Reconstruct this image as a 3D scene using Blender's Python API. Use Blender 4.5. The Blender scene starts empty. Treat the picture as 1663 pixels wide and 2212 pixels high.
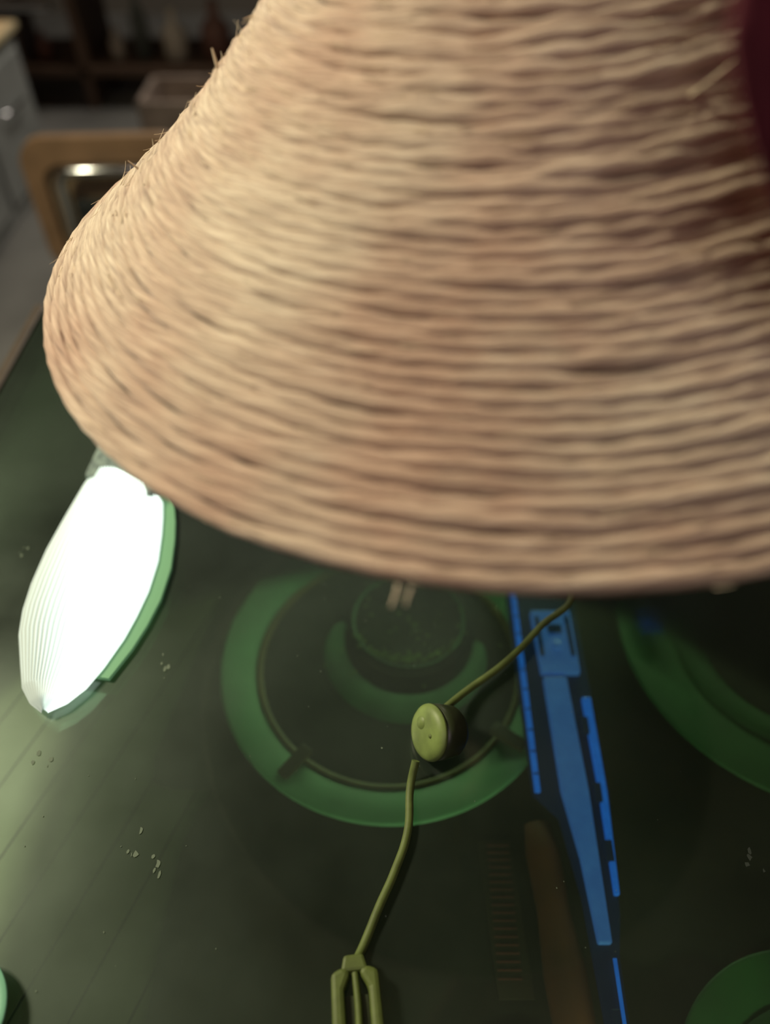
import bpy, math, random
from mathutils import Vector, Matrix, noise
random.seed(4)
scn=bpy.context.scene
scn.view_settings.view_transform='Standard'

# ---------------------------------------------------------------- helpers
def new_mat(name):
    m=bpy.data.materials.new(name); m.use_nodes=True
    nt=m.node_tree; nt.nodes.clear()
    out=nt.nodes.new('ShaderNodeOutputMaterial')
    return m,nt,out
def simple(name,col,rough=.5,metal=0,emis=None,es=0,noise_s=None,var=.25,bump=0,coat=0):
    m,nt,out=new_mat(name)
    b=nt.nodes.new('ShaderNodeBsdfPrincipled')
    b.inputs['Roughness'].default_value=rough; b.inputs['Metallic'].default_value=metal
    b.inputs['Coat Weight'].default_value=coat
    nt.links.new(b.outputs[0],out.inputs[0])
    if noise_s:
        tc=nt.nodes.new('ShaderNodeTexCoord'); n=nt.nodes.new('ShaderNodeTexNoise')
        n.inputs['Scale'].default_value=noise_s; n.inputs['Detail'].default_value=5
        nt.links.new(tc.outputs['Object'],n.inputs['Vector'])
        r=nt.nodes.new('ShaderNodeValToRGB')
        r.color_ramp.elements[0].position=.3; r.color_ramp.elements[1].position=.7
        r.color_ramp.elements[0].color=tuple(c*(1-var) for c in col)+(1,)
        r.color_ramp.elements[1].color=tuple(min(1,c*(1+var)) for c in col)+(1,)
        nt.links.new(n.outputs['Fac'],r.inputs[0]); nt.links.new(r.outputs[0],b.inputs['Base Color'])
        if bump:
            bp=nt.nodes.new('ShaderNodeBump'); bp.inputs['Strength'].default_value=bump; bp.inputs['Distance'].default_value=.002
            nt.links.new(n.outputs['Fac'],bp.inputs['Height']); nt.links.new(bp.outputs[0],b.inputs['Normal'])
    else:
        b.inputs['Base Color'].default_value=tuple(col)+(1,)
    if emis:
        b.inputs['Emission Color'].default_value=tuple(emis)+(1,); b.inputs['Emission Strength'].default_value=es
    return m
def mesh(name,vs,fs,mat,parent=None,smooth=False):
    me=bpy.data.meshes.new(name); me.from_pydata(vs,[],fs); me.update()
    o=bpy.data.objects.new(name,me); scn.collection.objects.link(o)
    if mat: me.materials.append(mat)
    if smooth:
        for p in me.polygons: p.use_smooth=True
    if parent: o.parent=parent
    return o
def empty(name):
    e=bpy.data.objects.new(name,None); scn.collection.objects.link(e); e.empty_display_size=.02; return e
def bevel(o,w=.002,seg=2):
    m=o.modifiers.new('b','BEVEL'); m.width=w; m.segments=seg; m.limit_method='ANGLE'; return o
def box(name,c,s,mat,parent=None,rotz=0,bv=None):
    x,y,z=[a/2 for a in s]
    vs=[(i*x,j*y,k*z) for i in(-1,1) for j in(-1,1) for k in(-1,1)]
    fs=[(0,1,3,2),(4,6,7,5),(0,4,5,1),(2,3,7,6),(0,2,6,4),(1,5,7,3)]
    o=mesh(name,vs,fs,mat,parent); o.location=c; o.rotation_euler[2]=rotz
    if bv: bevel(o,bv)
    return o
def prism(name,poly,z0,z1,mat,parent=None,bv=None):
    n=len(poly)
    a=sum(poly[i][0]*poly[(i+1)%n][1]-poly[(i+1)%n][0]*poly[i][1] for i in range(n))
    if a<0: poly=poly[::-1]
    vs=[(x,y,z0) for x,y in poly]+[(x,y,z1) for x,y in poly]
    fs=[tuple(range(n))[::-1],tuple(range(n,2*n))]+[(i,(i+1)%n,n+(i+1)%n,n+i) for i in range(n)]
    o=mesh(name,vs,fs,mat,parent)
    if bv: bevel(o,bv)
    return o
def lathe(name,prof,c,mat,parent=None,n=96,smooth=True):
    vs=[];fs=[];m=len(prof)
    for i in range(n):
        a=2*math.pi*i/n
        for r,z in prof: vs.append((r*math.cos(a),r*math.sin(a),z))
    for i in range(n):
        j=(i+1)%n
        for k in range(m-1): fs.append((i*m+k,j*m+k,j*m+k+1,i*m+k+1))
    o=mesh(name,vs,fs,mat,parent,smooth); o.location=c
    return o
def tube(name,pts,r,mat,parent=None,cyc=False,kind='BEZIER',caps=True):
    cu=bpy.data.curves.new(name,'CURVE'); cu.dimensions='3D'; cu.bevel_depth=r; cu.bevel_resolution=4; cu.use_fill_caps=caps
    s=cu.splines.new(kind)
    if kind=='BEZIER':
        s.bezier_points.add(len(pts)-1)
        for b,p in zip(s.bezier_points,pts):
            b.co=p; b.handle_left_type=b.handle_right_type='AUTO'
    else:
        s.points.add(len(pts)-1)
        for b,p in zip(s.points,pts): b.co=(*p,1)
    s.use_cyclic_u=cyc; s.resolution_u=12
    o=bpy.data.objects.new(name,cu); scn.collection.objects.link(o); cu.materials.append(mat)
    if parent: o.parent=parent
    return o
def rrect(w,h,r,n=6):
    p=[]
    for cx,cy,a0 in((w/2-r,h/2-r,0),(-w/2+r,h/2-r,90),(-w/2+r,-h/2+r,180),(w/2-r,-h/2+r,270)):
        for i in range(n+1):
            a=math.radians(a0+90*i/n); p.append((cx+r*math.cos(a),cy+r*math.sin(a)))
    return p

# ---------------------------------------------------------------- camera
cam=bpy.data.cameras.new('camera'); co=bpy.data.objects.new('camera',cam); scn.collection.objects.link(co)
co.location=(0,0,.356); co.rotation_euler=(math.radians(43),0,0)
cam.sensor_width=36; cam.lens=27.18; cam.clip_start=.005
cam.dof.use_dof=True; cam.dof.focus_distance=.35; cam.dof.aperture_fstop=3.6
scn.camera=co

# ---------------------------------------------------------------- jute rope material
m_rope,nt,out=new_mat('jute_rope')
N=nt.nodes; L=nt.links
at=N.new('ShaderNodeAttribute'); at.attribute_name='rope'
mp=N.new('ShaderNodeMapping'); mp.inputs['Scale'].default_value=(38,2.6,2.6)
L.new(at.outputs['Vector'],mp.inputs['Vector'])
n1=N.new('ShaderNodeTexNoise'); n1.inputs['Scale'].default_value=1; n1.inputs['Detail'].default_value=6; n1.inputs['Roughness'].default_value=.65
L.new(mp.outputs[0],n1.inputs['Vector'])
r1=N.new('ShaderNodeValToRGB'); e=r1.color_ramp.elements
e[0].position=.28; e[0].color=(.27,.20,.16,1); e[1].position=.75; e[1].color=(.96,.88,.72,1)
x=e.new(.43); x.color=(.53,.42,.325,1); x=e.new(.57); x.color=(.72,.60,.465,1)
L.new(n1.outputs['Fac'],r1.inputs[0])
tc=N.new('ShaderNodeTexCoord'); n2=N.new('ShaderNodeTexNoise'); n2.inputs['Scale'].default_value=14; n2.inputs['Detail'].default_value=3
L.new(tc.outputs['Object'],n2.inputs['Vector'])
r2=N.new('ShaderNodeValToRGB'); e=r2.color_ramp.elements
e[0].position=.35; e[0].color=(.80,.66,.64,1); e[1].position=.62; e[1].color=(1,1,1,1)
L.new(n2.outputs['Fac'],r2.inputs[0])
mx=N.new('ShaderNodeMixRGB'); mx.blend_type='MULTIPLY'; mx.inputs[0].default_value=1
L.new(r1.outputs[0],mx.inputs[1]); L.new(r2.outputs[0],mx.inputs[2])
b=N.new('ShaderNodeBsdfPrincipled'); b.inputs['Roughness'].default_value=.75; b.inputs['Sheen Weight'].default_value=.3
b.inputs['Specular IOR Level'].default_value=.25
L.new(mx.outputs[0],b.inputs['Base Color'])
bp=N.new('ShaderNodeBump'); bp.inputs['Strength'].default_value=.5; bp.inputs['Distance'].default_value=.0007
L.new(n1.outputs['Fac'],bp.inputs['Height']); L.new(bp.outputs[0],b.inputs['Normal'])
L.new(b.outputs[0],out.inputs[0])

# ---------------------------------------------------------------- lamp
AX,AY,ZR=.060,.320,.2000
R0,SL,HT=.2035,1.265,.132
def RZ(z):      # slightly concave cone
    f=min(1,max(0,z/.085))
    return R0-SL*z-.0065*math.sin(math.pi*f)
lamp=empty('table_lamp'); lamp.location=(AX,AY,0)
shade=empty('shade'); shade.parent=lamp; shade.location=(0,0,ZR); shade.rotation_euler[1]=math.radians(-5.0)
pitch=.0044; l=math.hypot(1,SL); slant=HT*l; turns=int(slant/pitch)
SEG=200; K=10; rr=.00268
vs=[];fs=[];att=[]
arc=0
tot=turns*SEG
for i in range(tot+1):
    t=i/SEG; a=2*math.pi*t
    d=t*pitch; z=d/l; r=max(RZ(z),.02)
    arc+=r*2*math.pi/SEG
    jn=noise.noise(Vector((math.cos(a)*3.5,math.sin(a)*3.5,t*1.3)))
    jf=noise.noise(Vector((arc*30,t*.7,3)))
    jt=noise.noise(Vector((arc*55,7,t)))
    nr,nz=1/l,SL/l; sr,sz=-SL/l,1/l
    dn=jn*.0010+jf*.0006; ds=jf*.0012+jt*.0004
    cr=r+nr*dn+sr*ds; cz=z+nz*dn+sz*ds
    rad=rr*(1+.16*jt+.10*jf)
    tw=arc*2*math.pi/.030
    for k in range(K):
        ph=2*math.pi*k/K
        q=rad*(1+.09*math.cos(2*(ph-tw)))
        on,os_=math.cos(ph)*q*.85,math.sin(ph)*q
        R=cr+nr*on+sr*os_; Z=cz+nz*on+sz*os_
        vs.append((R*math.cos(a),R*math.sin(a),Z))
        att.append((arc,math.cos(ph-tw*.3)+t*3.1,math.sin(ph-tw*.3)))
for i in range(tot):
    for k in range(K):
        k2=(k+1)%K
        fs.append((i*K+k,(i+1)*K+k,(i+1)*K+k2,i*K+k2))
ro=mesh('rope_winding',vs,fs,m_rope,shade,True)
A=ro.data.attributes.new('rope','FLOAT_VECTOR','POINT')
A.data.foreach_set('vector',[c for v in att for c in v])
m_liner=simple('shade_liner',(.16,.11,.07),.8,noise_s=60)
prof=[(RZ(HT*q/12)-.0012,HT*q/12-.001) for q in range(13)]
prof=prof+[(r_-.003,z_) for r_,z_ in prof[::-1]]+[prof[0]]
lathe('shade_liner',prof,(0,0,0),m_liner,shade)
m_fib=simple('jute_fibre',(.66,.56,.42),.8,noise_s=200)
cu=bpy.data.curves.new('stray_fibres','CURVE'); cu.dimensions='3D'; cu.bevel_depth=.00018; cu.bevel_resolution=1
def fibre(a,z,lng,dirv,rad=1):
    r=RZ(z)+.0015
    p=Vector((r*math.cos(a),r*math.sin(a),z+.0015)); s=cu.splines.new('POLY'); n=6; s.points.add(n-1)
    dv=dirv.normalized(); bend=Vector((random.uniform(-1,1),random.uniform(-1,1),random.uniform(-1,1)))*.2
    for i in range(n):
        f=i/(n-1); q=p+dv*lng*f+bend*lng*f*f; s.points[i].co=(*q,1); s.points[i].radius=rad*(1-.6*f)
for _ in range(1100):
    a=random.uniform(0,2*math.pi); z=random.uniform(0,HT*.9)
    tg=Vector((-math.sin(a),math.cos(a),0))*random.choice((-1,1)); nn=Vector((math.cos(a),math.sin(a),1.1))
    fibre(a,z,random.uniform(.004,.014),tg+nn*random.uniform(.0,.10)+Vector((0,0,random.uniform(-.1,.1))),random.uniform(.5,1.3))
for az,z,lng,dv,rd in ((-106,.0,.006,(-.3,-.9,-.6),4),(-105,.0,.005,(-.6,-.9,-.6),3),(180,.066,.007,(-.1,0,1),4),(178,.030,.004,(-.6,0,.8),3),(-72,.05,.02,(1,.1,-.25),4),(-75,.078,.014,(.7,0,.5),3)):
    fibre(math.radians(az),z,lng,Vector(dv),rd)
fo=bpy.data.objects.new('stray_fibres',cu); scn.collection.objects.link(fo); cu.materials.append(m_fib); fo.parent=shade
m_base=simple('lamp_base_ceramic',(.05,.13,.07),.3,noise_s=30)
lathe('lamp_base',[(0,0),(.036,0),(.038,.003),(.036,.009),(.02,.014),(.010,.022),(.007,.04),(.007,.19),(.012,.2),(.012,.235),(0,.235)],(0,0,.0005),m_base,lamp,64)
m_brass=simple('brass',(.5,.36,.15),.3,1,noise_s=40)
for k in range(3):
    a=2*math.pi*k/3+.5
    tube(f'spider_arm_{k+1}',[(.01*math.cos(a),.01*math.sin(a),.03),(.09*math.cos(a),.09*math.sin(a),.035),((RZ(.043)-.004)*math.cos(a),(RZ(.043)-.004)*math.sin(a),.043)],.0014,m_brass,shade)

# ---------------------------------------------------------------- glass-topped table
tab=empty('glass_top_table')
TX0,TX1,TY0,TY1=-.285,.62,-.25,.56
m_glass,nt,out=new_mat('green_tinted_glass'); N=nt.nodes;L=nt.links
tr=N.new('ShaderNodeBsdfTransparent'); tr.inputs[0].default_value=(.66,.84,.65,1)
gl=N.new('ShaderNodeBsdfGlossy'); gl.inputs['Roughness'].default_value=.06
fr=N.new('ShaderNodeFresnel'); fr.inputs[0].default_value=1.6
m1=N.new('ShaderNodeMixShader'); L.new(fr.outputs[0],m1.inputs[0]); L.new(tr.outputs[0],m1.inputs[1]); L.new(gl.outputs[0],m1.inputs[2])
df=N.new('ShaderNodeBsdfDiffuse'); df.inputs[0].default_value=(.24,.38,.25,1)
sm=N.new('ShaderNodeBsdfGlossy'); sm.inputs['Roughness'].default_value=.45; sm.inputs[0].default_value=(.72,.88,.78,1)
ds_=N.new('ShaderNodeMixShader'); ds_.inputs[0].default_value=.75; L.new(df.outputs[0],ds_.inputs[1]); L.new(sm.outputs[0],ds_.inputs[2])
tc=N.new('ShaderNodeTexCoord'); n=N.new('ShaderNodeTexNoise'); n.inputs['Scale'].default_value=7; n.inputs['Detail'].default_value=8
L.new(tc.outputs['Object'],n.inputs['Vector'])
mr=N.new('ShaderNodeMapRange'); mr.inputs[1].default_value=.3; mr.inputs[2].default_value=.75; mr.inputs[3].default_value=.02; mr.inputs[4].default_value=.10
L.new(n.outputs['Fac'],mr.inputs[0])
m2=N.new('ShaderNodeMixShader'); L.new(mr.outputs[0],m2.inputs[0]); L.new(m1.outputs[0],m2.inputs[1]); L.new(ds_.outputs[0],m2.inputs[2])
L.new(m2.outputs[0],out.inputs[0])
g=box('glass_pane',((TX0+TX1)/2,(TY0+TY1)/2,-.003),(TX1-TX0-.004,TY1-TY0-.004,.006),m_glass,tab)
m_frame=simple('dark_wood_frame',(.055,.04,.028),.5,noise_s=50,bump=.3)
for nm,c,s in (('frame_l',(TX0-.004,(TY0+TY1)/2,-.012),(.009,TY1-TY0+.02,.026)),('frame_r',(TX1+.004,(TY0+TY1)/2,-.012),(.009,TY1-TY0+.02,.026)),
               ('frame_f',((TX0+TX1)/2,TY0-.004,-.012),(TX1-TX0,.009,.026)),('frame_b',((TX0+TX1)/2,TY1+.004,-.012),(TX1-TX0,.009,.026))):
    box(nm,c,s,m_frame,tab,bv=.002)
for i,(x,y) in enumerate(((TX0+.015,TY0+.015),(TX1-.015,TY0+.015),(TX0+.015,TY1-.015),(TX1-.015,TY1-.015))):
    box(f'leg_{i+1}',(x,y,-.385),(.03,.03,.73),m_frame,tab,bv=.003)
m_plank,nt,out=new_mat('weathered_dark_planks'); N=nt.nodes;L=nt.links
tc=N.new('ShaderNodeTexCoord'); mp=N.new('ShaderNodeMapping'); mp.inputs['Scale'].default_value=(8,3,8)
L.new(tc.outputs['Object'],mp.inputs['Vector'])
n=N.new('ShaderNodeTexNoise'); n.inputs['Scale'].default_value=1.5; n.inputs['Detail'].default_value=5; L.new(mp.outputs[0],n.inputs['Vector'])
r=N.new('ShaderNodeValToRGB'); r.color_ramp.elements[0].color=(.062,.048,.036,1); r.color_ramp.elements[1].color=(.12,.092,.062,1); r.color_ramp.elements[0].position=.3; r.color_ramp.elements[1].position=.7
L.new(n.outputs['Fac'],r.inputs[0]); b=N.new('ShaderNodeBsdfPrincipled'); b.inputs['Roughness'].default_value=.5
L.new(r.outputs[0],b.inputs['Base Color']); L.new(b.outputs[0],out.inputs[0])
ang=math.radians(-20.5)
dx,dy=math.sin(-ang),math.cos(ang)
px_,py_=dy,-dx
SZ=-.12
def clip(poly,x0,x1,y0,y1):
    def cl(p,f,ins):
        o=[]
        for i in range(len(p)):
            a,b=p[i],p[(i+1)%len(p)]
            ia,ib=ins(a),ins(b)
            if ia: o.append(a)
            if ia!=ib: o.append(f(a,b))
        return o
    ix=lambda X:(lambda a,b:(X,a[1]+(b[1]-a[1])*(X-a[0])/(b[0]-a[0])))
    iy=lambda Y:(lambda a,b:(a[0]+(b[0]-a[0])*(Y-a[1])/(b[1]-a[1]),Y))
    for f,ins in ((ix(x0),lambda a:a[0]>=x0),(ix(x1),lambda a:a[0]<=x1),(iy(y0),lambda a:a[1]>=y0),(iy(y1),lambda a:a[1]<=y1)):
        poly=cl(poly,f,ins)
        if not poly: return []
    return poly
W=.0295; ox,oy=-.2586,.251
for i in range(-28,42):
    a0=i*W+.0008; a1=(i+1)*W-.0008
    poly=[(ox+px_*a+dx*b_,oy+py_*a+dy*b_) for a,b_ in((a0,-2),(a1,-2),(a1,2),(a0,2))]
    poly=clip(poly,TX0+.001,TX1-.001,TY0+.001,TY1-.001)
    if len(poly)>=3: prism(f'shelf_plank_{i+29}',poly,SZ-.012,SZ,m_plank,tab)
box('shelf_board',((TX0+TX1)/2,(TY0+TY1)/2,SZ-.016),(TX1-TX0-.002,TY1-TY0-.002,.008),m_frame,tab)
m_dark_refl=simple('dark_reflection_brown',(.014,.005,.002),.8,noise_s=70,var=.5,bump=.3)
poly=[(-.112,.40),(-.13,.33),(-.149,.225),(-.146,.208),(-.132,.204),(-.108,.204),(-.115,.19),(-.121,.17),(-.124,.12),(-.124,.06),(-.124,-.08),(-.115,-.10),(.38,-.10),(.40,-.08),(.40,.40),(.38,.45),(-.09,.45)]
prism('dark_reflection_patch',poly,SZ,SZ+.002,m_dark_refl,tab)  # dark reflection in the glass, painted as a brown patch on the shelf
MZ=SZ+.002

# ---------------------------------------------------------------- green dishes
m_green=simple('green_glaze',(.18,.36,.22),.55,noise_s=25,var=.15)
m_green_d=simple('green_glaze_foot',(.06,.14,.07),.6,noise_s=25,var=.4)
m_soil=simple('dark_felt',(.010,.007,.004),.9,noise_s=90,var=.7,bump=.6)
m_ochre=simple('ochre_glaze_edge',(.14,.085,.02),.5,noise_s=60)
dish=empty('green_ceramic_dish'); dish.location=(.003,.290,MZ)
lathe('dish_rim',[(0,0),(.085,0),(.105,.006),(.1155,.016),(.1155,.0175),(.113,.0178),(.098,.0135),(.090,.0095)],(0,0,0),m_green,dish,128)
lathe('ochre_edge',[(.0885,.0085),(.0915,.0108),(.0905,.0113),(.0870,.0090)],(0,0,.0004),m_ochre,dish,128)
lathe('dark_well',[(0,.0075),(.0885,.0085),(.091,.0085)],(0,0,0),m_soil,dish,128)
# inner green crescent, open at the back
vs=[];fs=[]
for i in range(65):
    a=math.radians(-195+ i*190/64); s_=math.sin(math.pi*i/64)**.6
    for rr2,zz in ((.046,.0082),(.050,.0092),(.050+.015*s_,.0092),(.051+.017*s_,.0080)):
        vs.append((.014+rr2*math.cos(a),.022+rr2*math.sin(a),zz))
for i in range(64):
    for k in range(3): fs.append((i*4+k,i*4+k+1,(i+1)*4+k+1,(i+1)*4+k))
mesh('inner_crescent',vs,fs,m_green_d,dish,True)
lathe('inner_cup',[(0,.0115),(.038,.0115),(.0395,.0130),(.043,.0135),(.0445,.012),(.045,.008)],(.014,.034,0),m_soil,dish,96)
lathe('inner_cup_lip',[(.0385,.0120),(.0395,.0132),(.0405,.0138)],(.014,.034,.0002),m_green_d,dish,96)
m_moss=simple('dry_moss',(.17,.21,.06),.9,noise_s=200,var=.6)
vs=[];fs=[]
for _ in range(300):
    a=random.gauss(-math.pi/2,.55); rad=.042+random.gauss(0,.0022)
    if random.random()<.25: a=random.uniform(0,6.28); rad=random.uniform(.0,.075)
    cx,cy,cz=.014+rad*math.cos(a),.034+rad*math.sin(a)*.8,(.0140 if rad<.046 else .0092)
    s=random.uniform(.0003,.0012); bidx=len(vs)
    for v in((1,0,0),(-1,0,0),(0,1,0),(0,-1,0),(0,0,1),(0,0,-.5)):
        vs.append((cx+v[0]*s*random.uniform(.6,1.6),cy+v[1]*s*random.uniform(.6,1.6),cz+v[2]*s))
    for f in((0,2,4),(2,1,4),(1,3,4),(3,0,4),(2,0,5),(1,2,5),(3,1,5),(0,3,5)): fs.append(tuple(bidx+q for q in f))
mesh('moss_crumbs',vs,fs,m_moss,dish)
m_brown=simple('brown_clip',(.05,.03,.012),.6,noise_s=50)
for k,a in enumerate((-128,-38)):
    a=math.radians(a)
    box(f'rim_clip_{k+1}',(.096*math.cos(a),.096*math.sin(a),.016),(.024,.008,.006),m_brown,dish,rotz=a,bv=.001)

m_green2=simple('dark_green_glaze',(.035,.11,.038),.6,noise_s=25,var=.2)
def shallow(nm,x,y,s):
    d=empty(nm); d.location=(x,y,MZ); d.scale=(s,s,s)
    lathe('dish_rim',[(0,0),(.085,0),(.105,.006),(.1155,.016),(.1155,.0175),(.113,.0178),(.085,.010),(.05,.006),(0,.006)],(0,0,0),m_green2,d,128)
    lathe('inner_foot_ring',[(.060,.006),(.063,.010),(.078,.011),(.081,.006)],(0,0,0),m_green2,d,96)
    lathe('dark_centre',[(0,.0075),(.060,.0075)],(0,0,0),m_soil,d,96)
shallow('green_ceramic_dish.001',.290,.305,1.08)
shallow('green_ceramic_dish.002',.215,.035,.66)
shallow('green_ceramic_dish.003',.070,.055,.17)
m_mint=simple('mint_glaze',(.22,.52,.34),.4,noise_s=20,var=.1)
ms_=empty('mint_saucer'); ms_.location=(-.169,.060,.0002)
lathe('saucer_body',[(0,0),(.014,0),(.018,.003),(.0235,.0075),(.0232,.0085),(.0175,.0045),(.012,.002),(0,.002)],(0,0,0),m_mint,ms_,64)

# ---------------------------------------------------------------- blue reflection in the glass, built as glowing shapes across the dish rims
m_bl=simple('blue_glow_bright',(.02,.10,.45),.35,emis=(.012,.13,.9),es=.70,noise_s=120,var=.5)  # reflected blue glow set as emission in the material
m_bp=simple('blue_glow_pale',(.06,.13,.33),.4,emis=(.06,.17,.85),es=.42,noise_s=60,var=.4)
m_bd=simple('blue_glow_navy',(.005,.008,.022),.4,emis=(.004,.02,.12),es=.2,noise_s=60)
bt=empty('blue_reflection'); bt.location=(0,0,MZ+.0190); bt.scale=(.957,.957,1)
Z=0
prism('navy_backing',[(.092,.365),(.142,.365),(.140,.20),(.132,.13),(.1275,.11),(.1235,.02),(.115,.02),(.112,.14),(.106,.185),(.092,.20)],Z,Z+.004,m_bd,bt,.001)
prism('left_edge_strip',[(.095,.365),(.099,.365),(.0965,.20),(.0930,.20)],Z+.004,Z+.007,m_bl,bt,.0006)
prism('pale_block',[(.107,.335),(.136,.335),(.135,.283),(.108,.283)],Z+.004,Z+.010,m_bp,bt,.001)
prism('block_slot_l',[(.109,.329),(.112,.329),(.112,.296),(.109,.296)],Z+.0098,Z+.0106,m_bd,bt)
prism('block_slot_r',[(.1305,.329),(.1335,.329),(.1335,.296),(.1305,.296)],Z+.0098,Z+.0106,m_bd,bt)
prism('block_gap',[(.117,.322),(.127,.322),(.127,.315),(.117,.315)],Z+.0098,Z+.0106,m_bd,bt)
prism('pale_strip',[(.109,.28),(.125,.28),(.126,.20),(.1245,.15),(.1235,.115),(.116,.115),(.114,.16),(.109,.20)],Z+.004,Z+.009,m_bp,bt,.001)
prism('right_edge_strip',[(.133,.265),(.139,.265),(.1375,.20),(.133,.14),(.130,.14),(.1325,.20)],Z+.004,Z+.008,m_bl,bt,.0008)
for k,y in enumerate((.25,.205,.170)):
    prism(f'dark_notch_{k+1}',[(.1295,y),(.1340,y),(.1335,y-.012),(.1290,y-.012)],Z+.004,Z+.0084,m_bd,bt)
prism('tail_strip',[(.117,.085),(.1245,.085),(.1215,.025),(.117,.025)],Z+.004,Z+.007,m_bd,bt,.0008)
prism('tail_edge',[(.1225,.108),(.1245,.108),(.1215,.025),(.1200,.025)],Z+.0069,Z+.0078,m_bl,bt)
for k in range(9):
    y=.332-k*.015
    prism(f'dark_tick_{k+1}',[(.0950-k*.0002,y),(.0985-k*.0002,y),(.0985-k*.0002,y-.001),(.0950-k*.0002,y-.001)],Z+.007,Z+.0072,m_bd,bt)
lathe('pale_dot',[(0,.003),(.003,.003),(.0035,.002),(.0035,0)],(.1215,.304,Z+.010),m_bp,bt,24)
bt2=empty('blue_ribbed_clip')
Z=MZ
prism('navy_glow_block',[(.180,.331),(.198,.331),(.200,.309),(.182,.309)],Z+.0195,Z+.0245,m_bd,bt2,.001)
for k in range(4): prism(f'blue_glow_bar_{k+1}',[(.182,.329-k*.005),(.197,.329-k*.005),(.197,.3265-k*.005),(.182,.3265-k*.005)],Z+.0245,Z+.026,m_bl,bt2)
m_red=simple('redbrown_wood',(.16,.032,.014),.8,noise_s=40)
hd=lathe('wooden_handle',[(0,0),(.009,.001),(.011,.006),(.0115,.03),(.009,.06),(.010,.09),(.008,.107),(0,.109)],(.096,.070,MZ+.012),m_red,None,32)
hd.rotation_euler=(math.radians(-90),0,math.radians(3)); 
m_card=simple('brown_card',(.04,.018,.010),.8,noise_s=60); m_ln=simple('red_print',(.20,.035,.03),.8)
cd=empty('ruled_card')
prism('card',[(.055,.172),(.075,.172),(.079,.09),(.060,.09)],MZ,MZ+.001,m_card,cd)
for k in range(18): box(f'line_{k+1}',(.067,.169-k*.0041,MZ+.0012),(.013,.0008,.0004),m_ln,cd)

# ---------------------------------------------------------------- power cord + switch + plug
m_cord=simple('olive_cord',(.095,.13,.028),.6,noise_s=150,var=.2)
m_sw=simple('ivory_plastic',(.16,.22,.06),.5,noise_s=90,var=.3)
m_swd=simple('dark_switch_half',(.03,.04,.016),.4,noise_s=70)
cordp=empty('lamp_power_cord')
r=.0019
tube('cord_upper',[(.068,.296,.006),(.092,.284,r),(.106,.268,r),(.0850,.243,r+.001),(.0635,.220,r+.002),(.040,.2007,r+.004),(.0275,.187,.012)],r,m_cord,cordp)
tube('cord_lower',[(.0145,.163,.009),(.0120,.154,r),(.0102,.1325,r),(.004,.115,r),(-.0023,.1016,r),(-.0100,.084,r),(-.0125,.079,.004)],r,m_cord,cordp)
swp=empty('inline_switch'); swp.parent=cordp; swp.location=(.022,.1755,.0130); swp.rotation_euler=(math.radians(-4),math.radians(-62),math.radians(24))
def swhalf(nm,prof,mat): return lathe(nm,prof,(0,0,0),mat,swp,64)
swhalf('switch_top',[(0,.0042),(.0095,.0040),(.0120,.0030),(.0134,.0014),(.0136,.0003),(0,.0003)],m_sw)
swhalf('switch_bottom',[(0,-.0003),(.0134,-.0003),(.0132,-.0052),(.0122,-.0120),(.0095,-.0155),(0,-.0160)],m_swd)
lathe('switch_screw',[(0,.0046),(.0009,.0045),(.0011,.0040)],(.003,-.004,0),m_cord,swp,20)
lathe('rocker',[(0,.0048),(.0028,.0046),(.0034,.0038)],(.001,.005,0),m_sw,swp,24)
pl=empty('plug'); pl.parent=cordp; pl.location=(-.0125,.080,.0045); pl.rotation_euler[2]=math.radians(6)
prism('plug_collar',[(-.004,.002),(.004,.002),(.0055,-.004),(-.0055,-.004)],-.0035,.0035,m_cord,pl,.0012)
prism('arm_l',[(-.0045,-.002),(-.0015,-.004),(-.0045,-.010),(-.0045,-.055),(-.0105,-.055),(-.0095,-.004)],-.004,.004,m_cord,pl,.0018)
prism('arm_r',[(.0045,-.002),(.0015,-.004),(.0050,-.010),(.0050,-.055),(.0105,-.055),(.0095,-.004)],-.004,.004,m_cord,pl,.0018)
prism('plug_core',[(-.0042,-.012),(.0046,-.012),(.0046,-.055),(-.0042,-.055)],-.004,.0005,m_swd,pl)
tube('slot_wire',[(0,-.003,.001),(.0005,-.016,.002),(0,-.03,.002)],.0014,m_cord,pl)

# ---------------------------------------------------------------- reflection of a pleated lampshade, built as a glowing solid
m_pl,nt,out=new_mat('reflection_glow_white'); N=nt.nodes;L=nt.links
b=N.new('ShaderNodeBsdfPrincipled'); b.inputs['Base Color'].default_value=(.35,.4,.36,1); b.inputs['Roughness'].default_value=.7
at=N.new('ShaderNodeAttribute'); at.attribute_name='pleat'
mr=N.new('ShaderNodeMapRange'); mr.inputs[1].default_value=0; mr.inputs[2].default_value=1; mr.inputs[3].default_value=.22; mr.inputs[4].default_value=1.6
L.new(at.outputs['Fac'],mr.inputs[0]); L.new(mr.outputs[0],b.inputs['Emission Strength']); b.inputs['Emission Color'].default_value=(.84,1,.90,1)  # brightness of the reflection put into the emission along the pleats
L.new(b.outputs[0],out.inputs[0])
m_pb=simple('double_reflection_green',(.12,.28,.14),.6,emis=(.15,.34,.16),es=.35)  # green double reflection of the glass, its glow put into the material
nl=empty('lamp_reflection')
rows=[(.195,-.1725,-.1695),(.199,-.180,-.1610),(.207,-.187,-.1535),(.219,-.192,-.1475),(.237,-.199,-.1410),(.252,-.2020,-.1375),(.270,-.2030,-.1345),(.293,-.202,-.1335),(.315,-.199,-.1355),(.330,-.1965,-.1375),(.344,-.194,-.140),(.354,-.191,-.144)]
NS=72; NP=20
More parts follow.
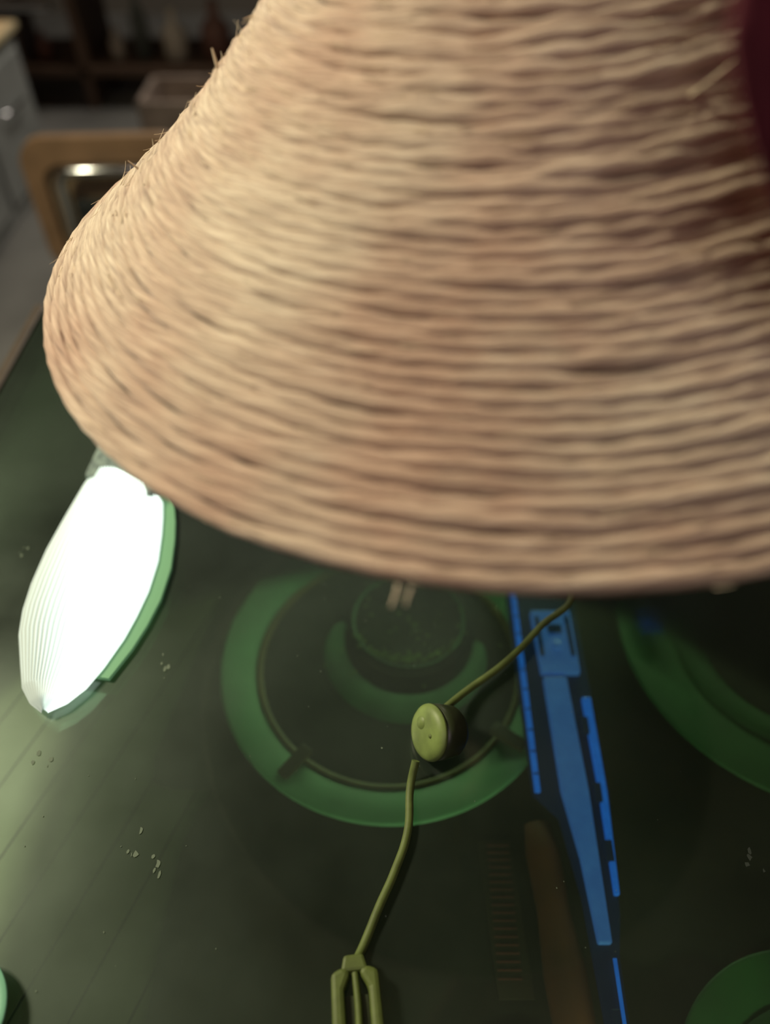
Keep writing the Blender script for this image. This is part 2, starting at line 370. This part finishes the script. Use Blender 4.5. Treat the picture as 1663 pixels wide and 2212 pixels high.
def interp(f):
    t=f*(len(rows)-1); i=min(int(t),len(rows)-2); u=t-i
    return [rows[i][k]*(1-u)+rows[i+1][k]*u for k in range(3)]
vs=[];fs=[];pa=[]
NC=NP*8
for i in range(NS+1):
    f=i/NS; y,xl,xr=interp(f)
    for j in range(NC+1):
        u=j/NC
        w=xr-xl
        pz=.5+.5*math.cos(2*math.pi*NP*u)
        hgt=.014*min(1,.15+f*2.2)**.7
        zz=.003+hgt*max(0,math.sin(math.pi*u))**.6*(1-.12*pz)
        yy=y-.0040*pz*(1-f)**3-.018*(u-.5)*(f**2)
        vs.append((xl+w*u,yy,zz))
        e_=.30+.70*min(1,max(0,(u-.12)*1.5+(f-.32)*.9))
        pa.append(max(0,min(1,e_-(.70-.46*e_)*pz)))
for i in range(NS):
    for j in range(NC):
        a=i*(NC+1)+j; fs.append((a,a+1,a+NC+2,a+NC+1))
po=mesh('pleated_reflection',vs,fs,m_pl,nl,True)
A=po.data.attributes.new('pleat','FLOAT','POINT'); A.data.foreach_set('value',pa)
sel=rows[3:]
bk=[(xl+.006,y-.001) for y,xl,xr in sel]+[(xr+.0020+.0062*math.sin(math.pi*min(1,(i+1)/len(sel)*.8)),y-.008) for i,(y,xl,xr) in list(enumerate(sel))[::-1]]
prism('double_reflection',bk,.0003,.0028,m_pb,nl)
m_refl_end=simple('reflection_end_grey',(.14,.18,.15),.7,emis=(.3,.42,.34),es=.2,noise_s=220,var=.6)  # fuzzy grey end of the reflection, glow put into the material
prism('reflection_end',[(-.192,.354),(-.146,.334),(-.143,.346),(-.150,.368),(-.172,.386),(-.190,.385)],.0005,.012,m_refl_end,nl,.002)

# ---------------------------------------------------------------- dust
m_dust=simple('lint',(.14,.18,.13),.9)
vs=[];fs=[]
spots=[(-.117,.222),(-.165,.167),(-.205,.163),(-.10,.118),(-.110,.127),(-.215,.300),(-.20,.13),(.16,.12)]
def fleck(cx,cy,s):
    n=7; b0=len(vs); a0=random.uniform(0,6); st=random.uniform(.3,1)
    for i in range(n):
        a=a0+2*math.pi*i/n; q=s*random.uniform(.5,1.2)
        vs.append((cx+q*math.cos(a)*st,cy+q*math.sin(a),.0003))
    fs.append(tuple(range(b0,b0+n)))
for cx,cy in spots:
    for _ in range(4): fleck(cx+random.gauss(0,.0025),cy+random.gauss(0,.0025),random.uniform(.0005,.0020))
for _ in range(120): fleck(random.uniform(-.27,.25),random.uniform(.04,.30),random.uniform(.00015,.0005))
mesh('lint_flecks',vs,fs,m_dust)

# ---------------------------------------------------------------- red curtain (upper right)
m_cur=simple('maroon_cloth',(.12,.013,.028),.9,noise_s=60,var=.3,bump=.4)
cur=empty('red_curtain')
vs=[];fs=[]
def left_edge(z):
    if z>=.318: return .0565-.08*(z-.318)
    t=(.318-z)
    return .0565+ .42*t+ 7*t*t
NX,NZ=90,40
for i in range(NZ+1):
    z=.262+(.75-.262)*(i/NZ)**1.6
    xl=left_edge(z)
    for j in range(NX+1):
        u=j/NX; x=xl+(.5-xl)*u
        y=.145+.006*math.sin(x*95)*(min(1,u*8))+.004*math.sin(x*41+z*9)*min(1,u*5)
        vs.append((x,y,z))
for i in range(NZ):
    for j in range(NX):
        a=i*(NX+1)+j; fs.append((a,a+1,a+NX+2,a+NX+1))
c=mesh('curtain_cloth',vs,fs,m_cur,cur,True); s=c.modifiers.new('s','SOLIDIFY'); s.thickness=.002
tube('curtain_rod',[(.0,.145,.752),(1.2,.145,.752)],.008,m_brass,cur,kind='POLY')

# ---------------------------------------------------------------- room
m_wall=simple('brown_wall',(.10,.075,.058),.9,noise_s=3,var=.35)
m_floor=simple('grey_floor',(.17,.17,.16),.5,noise_s=5,var=.25)
m_ceil=simple('ceiling_paint',(.22,.20,.17),.9,noise_s=2)
FZ=-.75
box('floor',(-.4,1.2,FZ-.05),(3.4,6.6,.1),m_floor)
box('ceiling',(-.4,1.2,1.75),(3.4,6.6,.1),m_ceil)
box('wall_back',(-.4,4.45,.475),(3.4,.1,2.45),m_wall)
box('wall_front',(-.4,-2.05,.475),(3.4,.1,2.45),m_wall)
box('wall_left',(-2.05,1.2,.475),(.1,6.4,2.45),m_wall)
box('wall_right',(1.25,1.2,.475),(.1,6.4,2.45),m_wall)
box('baseboard_back',(-.4,4.39,FZ+.05),(3.2,.02,.1),simple('baseboard_paint',(.2,.18,.15),.6))

m_tan=simple('tan_wood',(.25,.155,.085),.5,noise_s=15,var=.2)
m_tan2=simple('tan_cane',(.22,.165,.10),.7,noise_s=90,var=.3)
m_dk=simple('black_upholstery',(.014,.018,.018),.7,noise_s=60)
m_chr=simple('chrome',(.75,.78,.8),.15,1)
ch=empty('tubular_lounge_chair'); ch.location=(-.540,1.52,-.362); ch.rotation_euler[2]=math.radians(4)
outer=rrect(.32,.27,.05)
n=len(outer); inner=[(x*.78+.0,z*.72-.01) for x,z in outer]
vs=[];fs=[]
for (yy) in (-.012,.012):
    vs+= [(x,yy,z) for x,z in outer]+[(x,yy,z) for x,z in inner]
for i in range(n):
    j=(i+1)%n
    fs+=[(i,j,n+j,n+i),(2*n+i,3*n+i,3*n+j,2*n+j),(i,2*n+i,2*n+j,j),(n+i,n+j,3*n+j,3*n+i)]
mesh('back_frame',vs,fs,m_tan,ch)
box('back_cane',(.0,.004,-.01),(.25,.008,.195),m_tan2,ch)
box('back_pad',(.020,-.018,-.055),(.195,.020,.150),m_dk,ch,bv=.006)
tube('back_tube',[(-.09,-.03,-.22),(-.09,-.03,.055),(-.082,-.03,.075),(-.065,-.03,.08),(.10,-.03,.08),(.12,-.03,.07),(.13,-.03,.05),(.13,-.03,-.22)],.010,m_chr,ch,kind='POLY')
box('seat_pad',(0,-.20,-.19),(.30,.36,.05),m_dk,ch,bv=.015)
for k,x in enumerate((-.14,.14)):
    tube(f'side_tube_{k+1}',[(x,.0,.0),(x,.02,-.16),(x,.02,-.37),(x,-.05,-.378),(x,-.36,-.378),(x,-.38,-.36),(x,-.38,-.2),(x,-.3,-.19),(x,0,-.19)],.010,m_chr,ch,kind='POLY')
m_cab=simple('pale_grey_laminate',(.30,.32,.31),.4,noise_s=8,var=.15)
cb=empty('side_cabinet')
box('cabinet_body',(-1.30,2.0,-.545),(.40,1.2,.41),m_cab,cb,bv=.01)
box('cabinet_top',(-1.30,2.0,-.33),(.43,1.22,.02),simple('cream_laminate',(.6,.52,.33),.4,noise_s=8),cb,bv=.004)
for k in range(3):
    box(f'drawer_{k+1}',(-1.095,1.63+k*.38,-.54),(.012,.35,.33),m_cab,cb,bv=.006)
    tube(f'handle_{k+1}',[(-1.08,1.56+k*.38,-.48),(-1.065,1.58+k*.38,-.48),(-1.065,1.68+k*.38,-.48),(-1.08,1.70+k*.38,-.48)],.005,m_chr,cb,kind='POLY')
sh=empty('cluttered_shelf_unit')
m_shf=simple('shelf_wood',(.09,.055,.035),.6,noise_s=10)
for z in (-.62,-.30,.02,.34):
    box(f'shelf_{z:.2f}',(-1.1,3.3,z),(1.5,.36,.025),m_shf,sh)
for x in (-1.85,-1.1,-.35):
    box(f'upright_{x:.1f}',(x,3.3,-.19),(.03,.36,1.12),m_shf,sh)
tube('chrome_rail',[(-1.9,3.08,-.40),(-1.15,3.08,-.40)],.018,m_chr,sh,kind='POLY')
cols=[(.45,.42,.35),(.30,.24,.20),(.12,.10,.09),(.5,.46,.40),(.18,.09,.07),(.10,.12,.11),(.6,.56,.48)]
ms=[simple(f'clutter_{i}',c,.6,noise_s=20) for i,c in enumerate(cols)]
for z in (-.607,-.287,.033):
    x=-1.80
    k=0
    while x<-.45:
        w=random.uniform(.05,.16); h=random.uniform(.08,.25)
        if abs(x+w/2+1.1)<w/2+.03: x+=.06; continue
        if random.random()<.45:
            rr_=w*.35
            lathe(f'bottle_{z:.1f}_{k}',[(0,0),(rr_,0),(rr_,h*.55),(rr_*.35,h*.75),(rr_*.35,h),(0,h)],(x+w/2,3.24,z),random.choice(ms),sh,20)
        else:
            box(f'box_{z:.1f}_{k}',(x+w/2,3.26,z+h/2),(w*.9,.2,h),random.choice(ms),sh,bv=.004)
        x+=w+.015; k+=1
bx=empty('storage_crate')
for nm,c,s in (('crate_base',(-.62,2.85,-.735),(.40,.26,.03)),('crate_side_l',(-.81,2.85,-.66),(.02,.26,.15)),('crate_side_r',(-.43,2.85,-.66),(.02,.26,.15)),('crate_front',(-.62,2.73,-.66),(.40,.02,.15)),('crate_back',(-.62,2.97,-.66),(.40,.02,.15))):
    box(nm,c,s,ms[1],bx,bv=.003)
ol=empty('orange_glass_lamp')
m_or=simple('orange_lamp_glass',(.6,.3,.1),.4,emis=(1,.42,.1),es=1.5)
lathe('lamp_globe',[(0,0),(.05,.01),(.075,.05),(.07,.10),(.03,.14),(0,.145)],(-1.24,2.50,-.29),m_or,ol,32)
lathe('lamp_foot',[(0,0),(.05,0),(.045,.012),(.012,.02),(.012,.03),(0,.03)],(-1.24,2.50,-.32),m_shf,ol,32)

# ---------------------------------------------------------------- lights
def area(name,loc,tgt,size,power,col):
    l=bpy.data.lights.new(name,'AREA'); l.energy=power; l.size=size; l.color=col
    o=bpy.data.objects.new(name,l); scn.collection.objects.link(o); o.location=loc
    o.rotation_euler=(Vector(tgt)-Vector(loc)).to_track_quat('-Z','Y').to_euler(); return o
area('warm_ceiling_lamp',(-1.05,.60,.95),(0,.3,.2),.22,23,(1,.90,.62))
area('soft_room_light',(-.2,-.9,1.3),(0,.4,0),.7,4.6,(1,.82,.78))
area('back_room_light',(-.2,3.0,1.5),(-1.0,2.2,-.7),.6,24,(1,.90,.78))
for nm,loc,tgt,pw in (('shelf_fill_front',(.10,-.235,-.020),(.06,.30,-.14),1.2),('shelf_fill_back',(.08,.545,-.020),(.04,.12,-.14),.9)):
    sl=area(nm,loc,tgt,.10,pw,(.90,1,.70))  # unseen fill added under the glass to brighten the dishes
    sl.data.shape='RECTANGLE'; sl.data.size=.6; sl.data.size_y=.015
w=bpy.data.worlds.new('world'); scn.world=w; w.use_nodes=True
w.node_tree.nodes['Background'].inputs[0].default_value=(.5,.48,.45,1); w.node_tree.nodes['Background'].inputs[1].default_value=.15
